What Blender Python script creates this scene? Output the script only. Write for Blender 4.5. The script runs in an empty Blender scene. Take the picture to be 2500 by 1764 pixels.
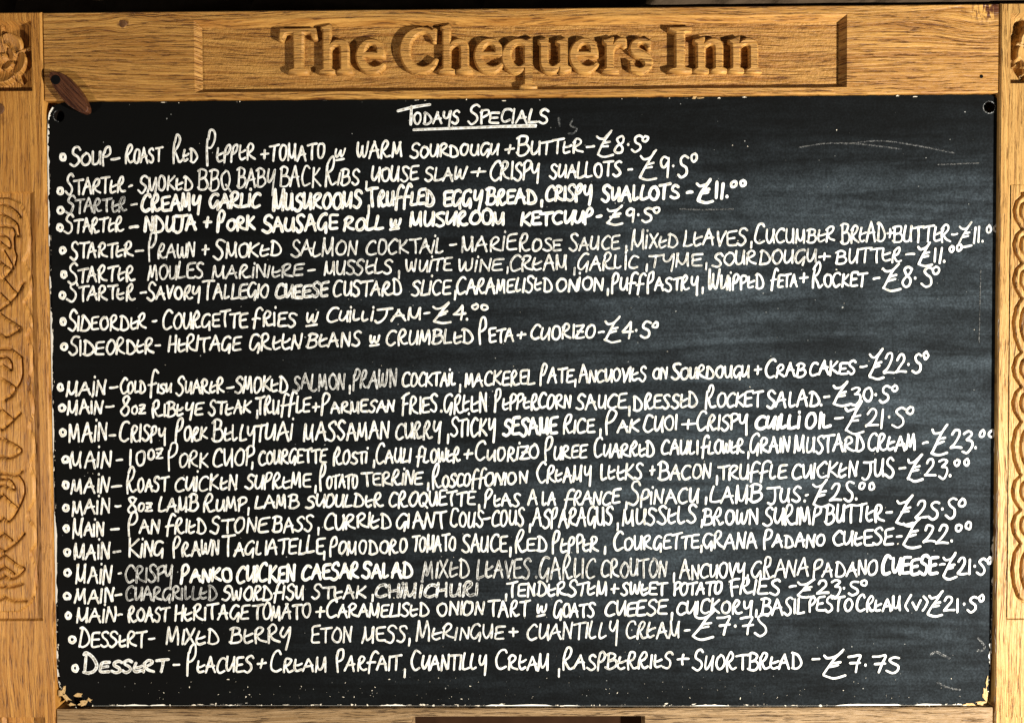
import bpy, bmesh, math, random
import numpy as np
from mathutils import Matrix, Vector, Euler
random.seed(7); rng = np.random.default_rng(7)
S = bpy.context.scene
# ------------------------------------------------------------------ camera, light, exposure
CAM_LOC = (-0.0026659, -1.0075036, 0.0793414)
CAM_ROT = (1.5469285, 0.0057933, 0.0079998)
cd = bpy.data.cameras.new('camera'); cd.sensor_width = 36; cd.lens = 28; cd.clip_start = .05; cd.clip_end = 50
cam = bpy.data.objects.new('camera', cd); S.collection.objects.link(cam)
cam.location = CAM_LOC; cam.rotation_euler = CAM_ROT; S.camera = cam
w = bpy.data.worlds.new('World'); S.world = w; w.use_nodes = True
w.node_tree.nodes['Background'].inputs[0].default_value = (.95, .97, 1, 1)
w.node_tree.nodes['Background'].inputs[1].default_value = .06
def lamp(name, loc, tgt, power, col, size):
    l = bpy.data.lights.new(name, 'AREA'); l.energy = power; l.color = col; l.size = size
    o = bpy.data.objects.new(name, l); S.collection.objects.link(o); o.location = loc
    o.rotation_euler = (Vector(tgt) - Vector(loc)).to_track_quat('-Z', 'Y').to_euler()
lamp('floodlight', (1.66, -1.14, -.48), (0, 0, 0), 118, (1, .965, .88), .07)
lamp('floodlight', (-1.50, -1.05, -.42), (-.3, 0, 0), 17, (1, .88, .72), .10)
V = S.view_settings; V.view_transform = 'Standard'; V.look = 'None'; V.exposure = 0; V.gamma = 1; V.use_curve_mapping = False
S.cycles.max_bounces = 5; S.cycles.diffuse_bounces = 3
# ------------------------------------------------------------------ traced photo point -> point of the panel at depth y
CM = Euler(CAM_ROT).to_matrix(); FPX = 28 / 36 * 2500
CMn = np.array(CM); CL = np.array(CAM_LOC)
def un(p, y=0.0):
    p = np.atleast_2d(np.array(p, float))
    d = np.stack([(p[:, 0] - 1250) / FPX, -(p[:, 1] - 882) / FPX, -np.ones(len(p))], 1) @ CMn.T
    t = (y - CL[1]) / d[:, 1]
    return CL + d * t[:, None]
def ux(x, yy=882, y=0.0): return float(un((x, yy), y)[0, 0])
def uz(yy, x=1250, y=0.0): return float(un((x, yy), y)[0, 2])
PX = ux(1251) - ux(1250)            # metres per photo pixel on the panel
# ------------------------------------------------------------------ scene helpers
def thing(name, label, cat, loc=(0, 0, 0)):
    o = bpy.data.objects.new(name, None); S.collection.objects.link(o); o.location = loc
    o['label'] = label; o['category'] = cat; return o
def obj(name, verts, faces, mats, parent=None, mi=None, smooth=False, label=None):
    me = bpy.data.meshes.new(name); me.from_pydata([tuple(map(float, v)) for v in verts], [], faces); me.update()
    if not isinstance(mats, (list, tuple)): mats = [mats]
    for m in mats: me.materials.append(m)
    if mi is not None: me.polygons.foreach_set('material_index', mi)
    if smooth: me.polygons.foreach_set('use_smooth', [True] * len(me.polygons))
    o = bpy.data.objects.new(name, me); S.collection.objects.link(o)
    if parent is not None: o.parent = parent
    if label: o['label'] = label
    return o
def from_bm(name, bm, mats, parent=None, label=None, smooth=False):
    me = bpy.data.meshes.new(name); bmesh.ops.recalc_face_normals(bm, faces=bm.faces); bm.to_mesh(me); bm.free()
    if not isinstance(mats, (list, tuple)): mats = [mats]
    for m in mats: me.materials.append(m)
    if smooth: me.polygons.foreach_set('use_smooth', [True] * len(me.polygons))
    o = bpy.data.objects.new(name, me); S.collection.objects.link(o)
    if parent is not None: o.parent = parent
    if label: o['label'] = label
    return o
def grid(name, X, Z, Yv, mat, parent=None, label=None):
    nz, nx = Yv.shape
    xs, zs = np.meshgrid(X, Z)
    v = np.stack([xs.ravel(), Yv.ravel(), zs.ravel()], 1)
    i = np.arange(nx * nz).reshape(nz, nx)
    f = np.stack([i[:-1, :-1], i[:-1, 1:], i[1:, 1:], i[1:, :-1]], -1).reshape(-1, 4)
    return obj(name, v, f.tolist(), mat, parent, smooth=True, label=label)
def smooth_line(P, n=6, closed=False):
    P = np.array(P, float); m = len(P)
    if m < 3 and not closed:
        t = np.linspace(0, 1, n + 1)[:, None]; return P[0] * (1 - t) + P[-1] * t
    if closed: Q = np.concatenate([P[-1:], P, P[:2]])
    else: Q = np.concatenate([2 * P[:1] - P[1:2], P, 2 * P[-1:] - P[-2:-1]])
    out = []
    for k in range(1, len(Q) - 2):
        p0, p1, p2, p3 = Q[k - 1:k + 3]
        t = np.linspace(0, 1, n, endpoint=False)[:, None]
        out.append(.5 * (2 * p1 + (p2 - p0) * t + (2 * p0 - 5 * p1 + 4 * p2 - p3) * t ** 2 + (3 * p1 - p0 - 3 * p2 + p3) * t ** 3))
    if not closed: out.append(P[-1:])
    return np.concatenate(out)
def dist_to(GX, GZ, line):
    d = np.full(GX.shape, 1e9)
    for a, b in zip(line[:-1], line[1:]):
        ab = b - a; L = max(float(ab @ ab), 1e-12)
        t = np.clip(((GX - a[0]) * ab[0] + (GZ - a[1]) * ab[1]) / L, 0, 1)
        d = np.minimum(d, np.hypot(GX - a[0] - t * ab[0], GZ - a[1] - t * ab[1]))
    return d
def vnoise(X, Y, seed, octaves=4):
    out = np.zeros(np.broadcast(X, Y).shape); amp = 1.0
    r = np.random.default_rng(seed)
    for o in range(octaves):
        T = r.random((128, 128)); xi = np.floor(X).astype(int); yi = np.floor(Y).astype(int)
        fx = X - xi; fy = Y - yi; fx = fx * fx * (3 - 2 * fx); fy = fy * fy * (3 - 2 * fy)
        g = lambda a, b: T[a % 128, b % 128]
        out += amp * ((g(xi, yi) * (1 - fx) + g(xi + 1, yi) * fx) * (1 - fy) + (g(xi, yi + 1) * (1 - fx) + g(xi + 1, yi + 1) * fx) * fy - .5)
        X = X * 2.03; Y = Y * 2.03; amp *= .5
    return out
# ------------------------------------------------------------------ materials
class NT:
    def __init__(s, name):
        s.m = bpy.data.materials.new(name); s.m.use_nodes = True; s.t = s.m.node_tree; s.b = s.t.nodes['Principled BSDF']
    def n(s, typ, **kw):
        o = s.t.nodes.new(typ)
        for k, v in kw.items(): setattr(o, k, v)
        return o
    def l(s, a, b): s.t.links.new(a, b)
    def val(s, sock, v):
        if hasattr(v, 'is_output'): s.l(v, sock)
        else: sock.default_value = v
    def math(s, op, a, b=0.0, c=None, clamp=False):
        o = s.n('ShaderNodeMath', operation=op, use_clamp=clamp); s.val(o.inputs[0], a); s.val(o.inputs[1], b)
        if c is not None: s.val(o.inputs[2], c)
        return o.outputs[0]
    def mapr(s, v, a, b, c=0.0, d=1.0):
        o = s.n('ShaderNodeMapRange', interpolation_type='SMOOTHSTEP'); s.val(o.inputs[0], v)
        for k, q in zip((1, 2, 3, 4), (a, b, c, d)): s.val(o.inputs[k], q)
        return o.outputs[0]
    def noise(s, vec, scale, detail=3, rough=.55, dist=0.0, sc=(1, 1, 1), off=(0, 0, 0)):
        mp = s.n('ShaderNodeMapping'); mp.inputs['Scale'].default_value = sc; mp.inputs['Location'].default_value = off; s.l(vec, mp.inputs[0])
        o = s.n('ShaderNodeTexNoise'); o.inputs['Scale'].default_value = scale; o.inputs['Detail'].default_value = detail
        o.inputs['Roughness'].default_value = rough; o.inputs['Distortion'].default_value = dist; s.l(mp.outputs[0], o.inputs[0]); return o.outputs[0]
    def mix(s, f, a, b, mode='MIX'):
        o = s.n('ShaderNodeMix', data_type='RGBA', blend_type=mode); s.val(o.inputs[0], f)
        for k, v in ((6, a), (7, b)):
            if isinstance(v, tuple): o.inputs[k].default_value = (*v, 1)
            else: s.l(v, o.inputs[k])
        return o.outputs[2]
    def bump(s, h, dist, strength=1.0, prev=None):
        o = s.n('ShaderNodeBump'); o.inputs['Strength'].default_value = strength; o.inputs['Distance'].default_value = dist; s.l(h, o.inputs['Height'])
        if prev is not None: s.l(prev, o.inputs['Normal'])
        return o.outputs[0]
def wood(name, axis, light, mid, dark, knots=(), seed=0.0, rough=.48, tooled=False, contrast=1.0):
    N = NT(name); tc = N.n('ShaderNodeTexCoord'); vec = tc.outputs['Object']
    sx = N.n('ShaderNodeSeparateXYZ'); N.l(vec, sx.inputs[0])
    u, v = (sx.outputs[0], sx.outputs[2]) if axis == 'X' else (sx.outputs[2], sx.outputs[0])
    # slow wander of the grain
    wn = N.noise(vec, 1, 2, .5, 0, (3.0, 1, 7) if axis == 'X' else (7, 1, 3.0), (seed, 0, seed))
    v = N.math('ADD', v, N.math('MULTIPLY', N.math('SUBTRACT', wn, .5), .035))
    knotmask = None
    for (kx, kz, kr) in knots:
        a, b = (kx, kz) if axis == 'X' else (kz, kx)
        du = N.math('SUBTRACT', u, a); dv = N.math('SUBTRACT', v, b)
        d2 = N.math('ADD', N.math('MULTIPLY', N.math('MULTIPLY', du, du), .45), N.math('MULTIPLY', dv, dv))
        g = N.math('POWER', 2.718, N.math('MULTIPLY', d2, -1 / (kr * kr * 5)))
        v = N.math('SUBTRACT', v, N.math('MULTIPLY', N.math('MULTIPLY', dv, g), .8))
        km = N.mapr(N.math('ADD', N.math('SQRT', d2), N.math('MULTIPLY', N.noise(vec, 90, 3), kr * .9)), kr * 1.9, kr * .9)
        knotmask = km if knotmask is None else N.math('MAXIMUM', knotmask, km)
    cb = N.n('ShaderNodeCombineXYZ'); N.l(u, cb.inputs[0]); N.l(v, cb.inputs[1]); N.l(sx.outputs[1], cb.inputs[2]); g = cb.outputs[0]
    o = (seed * 3.1, seed * 1.7, seed)
    rings = N.noise(g, 1, 3, .6, .3, (7, 300, 40), o)
    fine = N.noise(g, 1, 4, .65, .2, (24, 760, 60), o)
    pore = N.noise(g, 1, 2, .5, .1, (42, 700, 80), (o[0] + 5, o[1], o[2]))
    tone = N.noise(g, 1, 2, .5, 0, (2, 16, 5), o)
    fleck = N.noise(g, 1, 1, .5, 0, (420, 900, 300), o)
    f = N.math('ADD', N.math('MULTIPLY', rings, .55), N.math('MULTIPLY', fine, .45))
    f = N.mapr(f, .5 - .10 / contrast, .5 + .12 / contrast)
    col = N.mix(f, mid, light)
    p = N.mapr(pore, .53, .66)
    p = N.math('MULTIPLY', p, N.mapr(rings, .62, .40, .25, 1.0))
    col = N.mix(N.math('MULTIPLY', p, .92), col, dark)
    col = N.mix(N.mapr(tone, .35, .7, 0, .38), col, mid)
    col = N.mix(N.mapr(fleck, .45, .75, 0, .16), col, dark)
    if knotmask is not None:
        kn = N.noise(vec, 1, 3, .6, 1.2, (150, 50, 60), o)
        col = N.mix(knotmask, col, N.mix(N.mapr(kn, .42, .58), (.07, .02, .008), light))
    N.l(col, N.b.inputs['Base Color'])
    N.b.inputs['Roughness'].default_value = rough; N.b.inputs['Specular IOR Level'].default_value = .3
    h = N.math('SUBTRACT', N.math('ADD', N.math('MULTIPLY', fine, .5), N.math('MULTIPLY', rings, .7)), N.math('MULTIPLY', p, .5))
    if tooled: h = N.math('ADD', h, N.math('MULTIPLY', N.noise(vec, 300, 3, .6), .7))
    N.l(N.bump(h, .0020, 1.0), N.b.inputs['Normal'])
    return N.m
OAK_L, OAK_M, OAK_D = (.52, .275, .068), (.27, .112, .020), (.075, .020, .006)
kx, kz = ux(2412, 30), uz(30, 2412)
px_, pz_ = ux(300, 58), uz(58, 300)
M_rail = wood('oak_rail', 'X', OAK_L, OAK_M, OAK_D, [(kx, kz, .016), (px_, pz_, .005)], 1.3)
M_tool = wood('oak_tooled', 'X', OAK_L, OAK_M, OAK_D, [], 2.1, tooled=True)
M_letter = wood('oak_letter', 'X', (.56, .305, .080), (.36, .165, .036), (.13, .045, .010), [], 7.7, contrast=.8)
M_low = wood('oak_low_rail', 'X', (.36, .235, .12), (.22, .13, .055), (.06, .028, .012), [], 4.4)
M_stile = wood('oak_stile', 'Z', (.54, .265, .060), (.33, .135, .024), (.10, .03, .006), [], 6.2)
M_stile2 = wood('oak_pale_stile', 'Z', (.50, .30, .098), (.36, .185, .050), (.12, .042, .011), [], 9.7)
M_plug = wood('dark_plug', 'Z', (.19, .09, .035), (.10, .04, .014), (.03, .01, .004), [], 3.3)
M_turn = wood('mahogany', 'X', (.125, .045, .018), (.055, .018, .008), (.018, .004, .003), [], 5.5, rough=.4)
def plain(name, col, rough=.7, bumpsc=None):
    N = NT(name); tc = N.n('ShaderNodeTexCoord'); nz = N.noise(tc.outputs['Object'], bumpsc or 60, 4)
    N.l(N.mix(nz, tuple(c * .6 for c in col), tuple(c * 1.4 for c in col)), N.b.inputs['Base Color']); N.b.inputs['Roughness'].default_value = rough; N.b.inputs['Specular IOR Level'].default_value = .02
    if bumpsc: N.l(N.bump(nz, .002), N.b.inputs['Normal'])
    return N.m
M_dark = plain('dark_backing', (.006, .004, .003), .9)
M_screw = plain('black_iron', (.004, .004, .004), .9)
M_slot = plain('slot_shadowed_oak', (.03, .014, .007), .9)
M_stone = plain('dark_stone', (.055, .038, .024), .95, 110)  # one dark brown for the whole wall
M_bare = plain('bare_fibre', (.50, .33, .15), .9, 400)
def board_mat():
    N = NT('chalkboard_paint'); tc = N.n('ShaderNodeTexCoord'); vec = tc.outputs['Object']
    sx = N.n('ShaderNodeSeparateXYZ'); N.l(vec, sx.inputs[0]); x, z = sx.outputs[0], sx.outputs[2]
    cloud = N.noise(vec, 1, 4, .6, .6, (3.2, 1, 5.0), (4, 0, 2))
    smear = N.noise(vec, 1, 4, .62, 1.2, (3, 1, 40), (1, 0, 7))
    grit = N.noise(vec, 1, 3, .7, 0, (330, 1, 330))
    blot = N.noise(vec, 1, 5, .7, .5, (60, 1, 75), (3, 0, 1))
    # wiped chalk dust and painted-in lamp brightening build to the right; thin along the head
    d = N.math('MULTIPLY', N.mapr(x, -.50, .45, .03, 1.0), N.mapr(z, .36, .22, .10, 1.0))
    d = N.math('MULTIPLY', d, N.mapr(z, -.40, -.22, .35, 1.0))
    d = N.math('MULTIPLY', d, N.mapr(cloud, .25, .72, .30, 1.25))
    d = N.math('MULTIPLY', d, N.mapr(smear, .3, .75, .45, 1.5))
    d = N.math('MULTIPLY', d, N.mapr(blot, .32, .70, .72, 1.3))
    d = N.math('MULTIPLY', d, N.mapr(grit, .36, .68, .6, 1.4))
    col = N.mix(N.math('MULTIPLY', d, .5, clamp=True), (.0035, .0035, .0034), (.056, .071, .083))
    sp = N.noise(vec, 1, 1, .5, 0, (210, 1, 210), (9, 0, 9))
    col = N.mix(N.mapr(sp, .765, .80, 0, .6), col, (.45, .45, .42))
    N.l(col, N.b.inputs['Base Color']); N.b.inputs['Roughness'].default_value = .8; N.b.inputs['Specular IOR Level'].default_value = .03
    N.l(N.bump(N.math('ADD', N.math('MULTIPLY', grit, .5), N.math('MULTIPLY', blot, .7)), .0005), N.b.inputs['Normal'])
    return N.m
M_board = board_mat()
def edge_mat():
    N = NT('worn_board_edge'); tc = N.n('ShaderNodeTexCoord')
    nz = N.noise(tc.outputs['Object'], 95, 4, .65)
    N.l(N.mix(N.mapr(nz, .42, .52), (.02, .018, .015), (.80, .72, .58)), N.b.inputs['Base Color']); N.b.inputs['Roughness'].default_value = .8
    return N.m
M_edge = edge_mat()
def chalk_mat():
    N = NT('liquid_chalk'); at = N.n('ShaderNodeAttribute', attribute_name='chalk'); sp = N.n('ShaderNodeSeparateColor'); N.l(at.outputs['Color'], sp.inputs[0])
    edge, cover, crumb = sp.outputs[0], sp.outputs[1], sp.outputs[2]
    tc = N.n('ShaderNodeTexCoord'); vec = tc.outputs['Object']
    n1 = N.noise(vec, 210, 4, .7); n2 = N.noise(vec, 620, 2, .6)
    # pigment pools along the rims of a stroke; the thin core lets the board through
    a = N.math('ADD', N.math('MULTIPLY', cover, 1.0), N.math('MULTIPLY', N.math('POWER', edge, 2.0), .35))
    a = N.math('ADD', a, N.math('MULTIPLY', N.math('SUBTRACT', n1, .5), 1.1))
    a = N.mapr(a, .18, .95, .10, 1.0)
    a = N.math('SUBTRACT', a, N.math('MULTIPLY', crumb, N.mapr(n2, .46, .56)), clamp=True)
    warm = N.mix(N.mapr(edge, .2, .9), (.66, .60, .46), (.88, .88, .86))
    warm = N.mix(N.mapr(n1, .4, .62), warm, (.90, .90, .87))
    N.l(N.mix(a, (.02, .022, .024), warm), N.b.inputs['Base Color']); N.b.inputs['Roughness'].default_value = .85; N.b.inputs['Specular IOR Level'].default_value = .1
    return N.m
M_chalk = chalk_mat()
# ------------------------------------------------------------------ wall behind
X = np.linspace(-1.3, 1.3, 560); Z = np.linspace(-.62, .80, 420); GX, GZ = np.meshgrid(X, Z)
zr = GZ + .012 * vnoise(GX * 3, GZ * 0 + 2, 1, 2)
row = np.floor((zr - .395) / .115).astype(int)
cut = GX + (row % 2) * .19 + .02 * vnoise(GZ * 14, GX * 0, 3, 2)
fx = np.abs(((cut - .452) / .31 + .5) % 1 - .5) * .31; fz = np.abs(((zr - .395) / .115 + .5) % 1 - .5) * .115
mort = np.clip(np.minimum(fx, fz) / .012, 0, 1)
prd = np.clip((GX - ux(1560, 5)) / .02, 0, 1) * np.clip((GZ - .5030) / .0015, 0, 1) * .050
Yw = .070 - prd - .026 * mort ** .5 + .016 * vnoise(GX * 26, GZ * 26, 5, 5) - .006 * (vnoise(row * 7.3, np.floor((cut - .452) / .31) * 3.7, 9, 1))
wall = grid('stone_wall', X, Z, Yw, M_stone); wall['label'] = 'dark rough stone wall in shadow above the oak frame'; wall['category'] = 'wall'
# ------------------------------------------------------------------ oak frame
frame = thing('wooden_frame', 'carved golden oak frame with raised inn name around the chalkboard', 'frame', (0, 0, 0))
def plank(name, x0, x1, z0, z1, yf, yb, rec, mat, parent, ch=.0016, label=None):
    """board with chamfered rim and sloped recesses rec = (x0,x1,z0,z1,depth,slope)"""
    bm = bmesh.new()
    X0, X1, Z0, Z1 = x0 + ch, x1 - ch, z0 + ch, z1 - ch
    xs = sorted({X0, X1, *[r[0] for r in rec], *[r[1] for r in rec]}); zs = sorted({Z0, Z1, *[r[2] for r in rec], *[r[3] for r in rec]})
    vs = {}
    def vt(x, y, z):
        k = (round(x, 6), round(y, 6), round(z, 6))
        if k not in vs: vs[k] = bm.verts.new((x, y, z))
        return vs[k]
    for i in range(len(xs) - 1):
        for j in range(len(zs) - 1):
            cx, cz = (xs[i] + xs[i + 1]) / 2, (zs[j] + zs[j + 1]) / 2
            if any(r[0] < cx < r[1] and r[2] < cz < r[3] for r in rec): continue
            bm.faces.new([vt(xs[i], yf, zs[j]), vt(xs[i + 1], yf, zs[j]), vt(xs[i + 1], yf, zs[j + 1]), vt(xs[i], yf, zs[j + 1])])
    def band(A, B):
        for k in range(4):
            q = [A[k], A[(k + 1) % 4], B[(k + 1) % 4], B[k]]
            bm.faces.new([vt(*p) for p in q])
    R4 = lambda a, b, c, d, y: [(a, y, c), (b, y, c), (b, y, d), (a, y, d)]
    band(R4(X0, X1, Z0, Z1, yf), R4(x0, x1, z0, z1, yf + ch)); band(R4(x0, x1, z0, z1, yf + ch), R4(x0, x1, z0, z1, yb))
    bm.faces.new([vt(*p) for p in R4(x0, x1, z0, z1, yb)])
    for (a, b, c, d, dep, sl) in rec:
        band(R4(a, b, c, d, yf), R4(a + sl, b - sl, c + sl, d - sl, yf + dep))
    return from_bm(name, bm, mat, parent, label)
YR, YS = 0.0, -.0018       # rail and stile faces
xl, xr = -.600, .600; xle, xre = -.752, .752
ztop = uz(20); zr0 = uz(236); zb1 = uz(1729)
# top rail with the sunk name panel
rx0, rx1, rz0, rz1 = ux(474, 130), ux(2068, 130), uz(220), uz(42)
DEP, SL = .0090, .0070
rail = plank('rail', xl + .0006, xr - .0006, zr0, ztop, YR, .05, [(rx0, rx1, rz0, rz1, DEP, SL)], M_rail, frame, label='top rail with the raised name')
obj('sunk_panel', [(rx0 + SL - .0005, DEP, rz0 + SL - .0005), (rx1 - SL + .0005, DEP, rz0 + SL - .0005), (rx1 - SL + .0005, DEP, rz1 - SL + .0005), (rx0 + SL - .0005, DEP, rz1 - SL + .0005)], [(0, 1, 2, 3)], M_tool, rail)
# bottom rail with a deep slot; the shade inside is painted as dark floor colour
bx0, bx1 = ux(1005, 1750), ux(1575, 1750)
rail2 = plank('rail', xl + .0006, xr - .0006, zb1 - .14, zb1, YR, .05, [(bx0, bx1, zb1 - .10, uz(1747), .022, .0015)], M_low, frame, label='duller bottom rail')
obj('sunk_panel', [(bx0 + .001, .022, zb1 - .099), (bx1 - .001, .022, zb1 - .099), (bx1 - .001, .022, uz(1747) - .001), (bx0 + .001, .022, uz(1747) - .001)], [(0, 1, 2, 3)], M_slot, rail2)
obj('back_panel', [(xle + .02, .030, zb1 - .1), (xre - .02, .030, zb1 - .1), (xre - .02, .030, ztop - .02), (xle + .02, .030, ztop - .02)], [(0, 1, 2, 3)], M_dark, frame)
def rose_height(GX, GZ, c, PXm):
    """tudor rose: r and heights in photo pixels / metres"""
    dx, dz = (GX - c[0]) / PXm, (GZ - c[1]) / PXm; r = np.hypot(dx, dz); th = np.arctan2(dz, dx) + .30
    h = np.zeros_like(r)
    leaf = np.abs(((th / (2 * np.pi) * 5) % 1) - .5) * 2          # 0 between petals, 1 on a petal axis
    tip = 80 - 150 * (leaf) ; m = (r < tip) & (leaf < .34); h = np.where(m, .0042 - .010 * leaf, h)
    bo = 66 - 14 * (1 - leaf) ** 2
    k = np.clip((bo - r) / 3.0, 0, 1); dish = .0022 + .0050 * np.clip((r - 34) / 26, 0, 1) ** 1.5
    h = np.maximum(h, k * dish * np.clip(leaf * 7, .25, 1))
    th2 = th + np.pi / 5; leaf2 = np.abs(((th2 / (2 * np.pi) * 5) % 1) - .5) * 2
    bi = 37 - 9 * (1 - leaf2) ** 2; k = np.clip((bi - r) / 2.5, 0, 1)
    h = np.where(r < bi, np.maximum(h * 0, k * (.0028 + .0048 * np.clip((r - 14) / 20, 0, 1) ** 1.4) * np.clip(leaf2 * 6, .3, 1)), h)
    boss = .0078 * np.sqrt(np.clip(1 - (r / 14) ** 2, 0, 1)) + .0009 * np.cos(dx * 1.1) * np.cos(dz * 1.1) * (r < 13)
    return np.where(r < 14, np.maximum(boss, .002), h) * 1.35
def knot_height(GX, GZ, scal, grooves, sgn, gw):
    """raised interlace inside the scalloped outline, V grooves along the cord edges"""
    xb = np.interp(-GZ, -scal[:, 1][np.argsort(-scal[:, 1])], scal[:, 0][np.argsort(-scal[:, 1])])
    d = (xb - GX) * sgn
    zt, zb_ = scal[0, 1], scal[-1, 1]
    d = np.minimum(d, np.minimum(zt - GZ, GZ - zb_) * 2)
    h = .0036 * np.clip(d / .0014 + .5, 0, 1)
    if sgn < 0: h = .0036 - .0056 * np.clip(1 - np.abs(d + .0012) / .0024, 0, 1) ** .8
    for g in grooves:
        dd = dist_to(GX, GZ, g); w_ = np.clip(1 - dd / gw, 0, 1)
        h -= .0062 * w_ ** .9 * (h > .001)
        h -= .0018 * np.clip(1 - dd / (gw * 3.5), 0, 1) ** 2 * (h > .001)
    return h + .0005 * vnoise(GX * 160, GZ * 120, 4, 3)
def carved(name, x0, x1, z0, z1, hf, mat, parent, step, ys, dep):
    X = np.arange(x0, x1 + step, step); Z = np.arange(z0, z1 + step, step); GX, GZ = np.meshgrid(X, Z)
    Hh = hf(GX, GZ)
    return grid(name, X, Z, ys + dep - np.minimum(Hh, dep + .001), mat, parent)
L = lambda pts: un(pts)[:, [0, 2]]
left_g = '''0,497 20,503 40,517 50,530;0,521 20,530 42,548 47,575;0,551 25,555 33,562 40,575 47,575;0,573 15,578 24,590 24,605 12,600 0,590;33,562 36,610 40,625 35,650 20,670 5,680;10,612 28,645 25,660 8,680;
10,680 40,715 50,700 60,690;56,700 30,733 0,757;0,765 20,780 50,800 47,808;0,815 15,822 35,812 50,799;0,852 25,852 40,862 53,873;0,873 15,872 28,885 27,903 5,890;53,873 54,920 35,955 13,977;5,925 35,945 30,965 10,975;
50,1008 20,1038 0,1052;5,1000 30,1022;8,1070 50,1095 45,1108 20,1118 0,1112;0,1155 40,1160 55,1150;0,1172 15,1168 30,1178 35,1195 5,1183;45,1160 58,1180 58,1210 40,1250 22,1272 5,1262;5,1205 40,1238;60,1302 40,1325 8,1347 0,1345;
5,1350 45,1380 60,1388 45,1405 25,1412 8,1403;0,1375 35,1400;0,1428 25,1432 55,1425;0,1450 30,1465 65,1466;0,640 22,655;0,715 25,740;0,1295 30,1318'''
def groove_lines(txt, mirror_x=None):
    out = []
    for s in txt.replace('\n', '').split(';'):
        p = [tuple(map(float, q.split(','))) for q in s.split()]
        for q in ([p] if mirror_x is None else [p, [(2 * mirror_x - a, b) for a, b in p]]):
            out.append(smooth_line(L(q), 5))
    return out
sc_l = smooth_line(L([(20, 484), (50, 500), (66, 540), (72, 580), (68, 615), (57, 638), (70, 665), (76, 700), (68, 725), (58, 738), (70, 765), (76, 795), (64, 818), (74, 850), (77, 895), (66, 940), (78, 975), (80, 1010), (70, 1040), (80, 1070), (83, 1105), (72, 1135), (82, 1170), (82, 1215), (66, 1258), (83, 1290), (86, 1325), (74, 1350), (86, 1385), (86, 1425), (76, 1468), (45, 1492)]), 4)
bnd = [476, 558, 641, 727, 858, 942, 1027, 1157, 1242, 1324, 1462]
pts = []
for a, b in zip(bnd[:-1], bnd[1:]):
    tl = -(a + b) / 2 * .0066 + 5.5
    pts += [(2496 + tl, a + 1), (2482 + tl, a + (b - a) * .17), (2475 + tl, a + (b - a) * .45), (2479 + tl, a + (b - a) * .72), (2490 + tl, b - 6)]
pts = [(2498, 470)] + pts + [(2498, 1466)]
sc_r = L(pts)
right_g = ';'.join('%d,%d %d,%d %d,%d %d,%d' % (2506, a + 16, 2494, a + (b - a) * .3, 2492, a + (b - a) * .6, 2506, b - 14) for a, b in zip(bnd[:-1], bnd[1:]))
def stile(x0, x1, mat, left):
    cxp = ux(0 if left else 2562)
    if left: ex0, ex1 = ux(80, 140), ux(97, 990); tz = (uz(224, 30), uz(52, 30)); kz_ = (uz(1514, 30), uz(468, 30)); bz = uz(1748, 30)
    else: ex0, ex1 = ux(2465, 120), ux(2459, 980); tz = (uz(205, 2480), uz(34, 2480)); kz_ = (uz(1511, 2480), uz(450, 2480)); bz = uz(1748, 2480)
    hw1, hw2 = abs(ex0 - cxp), abs(ex1 - cxp); dep = .0105
    rec = [(cxp - hw1, cxp + hw1, tz[0], tz[1], dep, .0024), (cxp - hw1 - .0001, cxp + hw1 + .0001, bz - .09, bz, dep, .0028), (cxp - hw2, cxp + hw2, kz_[0], kz_[1], .0042, .0022)]
    st = plank('stile', x0, x1, -.53, ztop, YS, .05, rec, mat, frame, label='orange oak upright' if left else 'paler oak upright')
    for k, r in enumerate(rec):
        a, b, c, d, dp, sl = r; a += sl - .0004; b -= sl - .0004; c += sl - .0004; d -= sl - .0004
        if k < 2:
            ctr = (ux(1 if left else 2546, 138), uz(139 if left else 122, 0 if left else 2500)) if k == 0 else (ux(1 if left else 2546, 1750), bz - .043)
            def rf(X_, Z_):
                h = rose_height(X_, Z_, ctr, PX) + .0005 * vnoise(X_ * 240, Z_ * 150, 8, 2)
                if not left and k == 0:
                    g = smooth_line(L([(2503, 48), (2494, 56), (2493, 74), (2480, 96), (2473, 124), (2470, 146), (2480, 152), (2492, 150), (2494, 164), (2506, 182)]), 5)
                    h -= .010 * np.clip(1.15 - dist_to(X_, Z_, g) / (8 * PX), 0, 1) ** .7
                return h
            carved('rose_carving', a, b, c, d, rf, mat, st, .0007, YS, dp)
        else:
            if left:
                G = groove_lines(left_g, 0)
                f = lambda X_, Z_: np.where(X_ > cxp, 1, 1) * knot_height(cxp + np.abs(X_ - cxp), Z_, sc_l, [g for g in G if g[:, 0].mean() > cxp - .004], 1, .0016)
            else:
                G = groove_lines(right_g)
                f = lambda X_, Z_: knot_height(cxp - np.abs(X_ - cxp), Z_, sc_r, G, -1, .0016)
            carved('knot_carving', a, b, c, d, f, mat, st, .0009, YS, dp)
    return st
st_l = stile(xle, xl, M_stile, True); st_r = stile(xr, xre, M_stile2, False)
def disc(name, c, r, y0, y1, mat, parent, n=24, dome=0.0, wob=0.0, label=None):
    vs, fs = [], []
    a = np.linspace(0, 2 * np.pi, n, endpoint=False); rr = r * (1 + wob * np.sin(a * 3 + 1))
    for (k, y) in ((1, y1), (1, y0 + .0004), (.93, y0)):
        vs += [(c[0] + k * q * math.cos(t), y, c[1] + k * q * math.sin(t)) for t, q in zip(a, rr)]
    vs.append((c[0], y0 - dome, c[1]))
    for s in (0, n):
        fs += [(s + i, s + (i + 1) % n, s + n + (i + 1) % n, s + n + i) for i in range(n)]
    fs += [(2 * n + i, 2 * n + (i + 1) % n, 3 * n) for i in range(n)]
    return obj(name, vs, fs, mat, parent, smooth=False, label=label)
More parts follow.
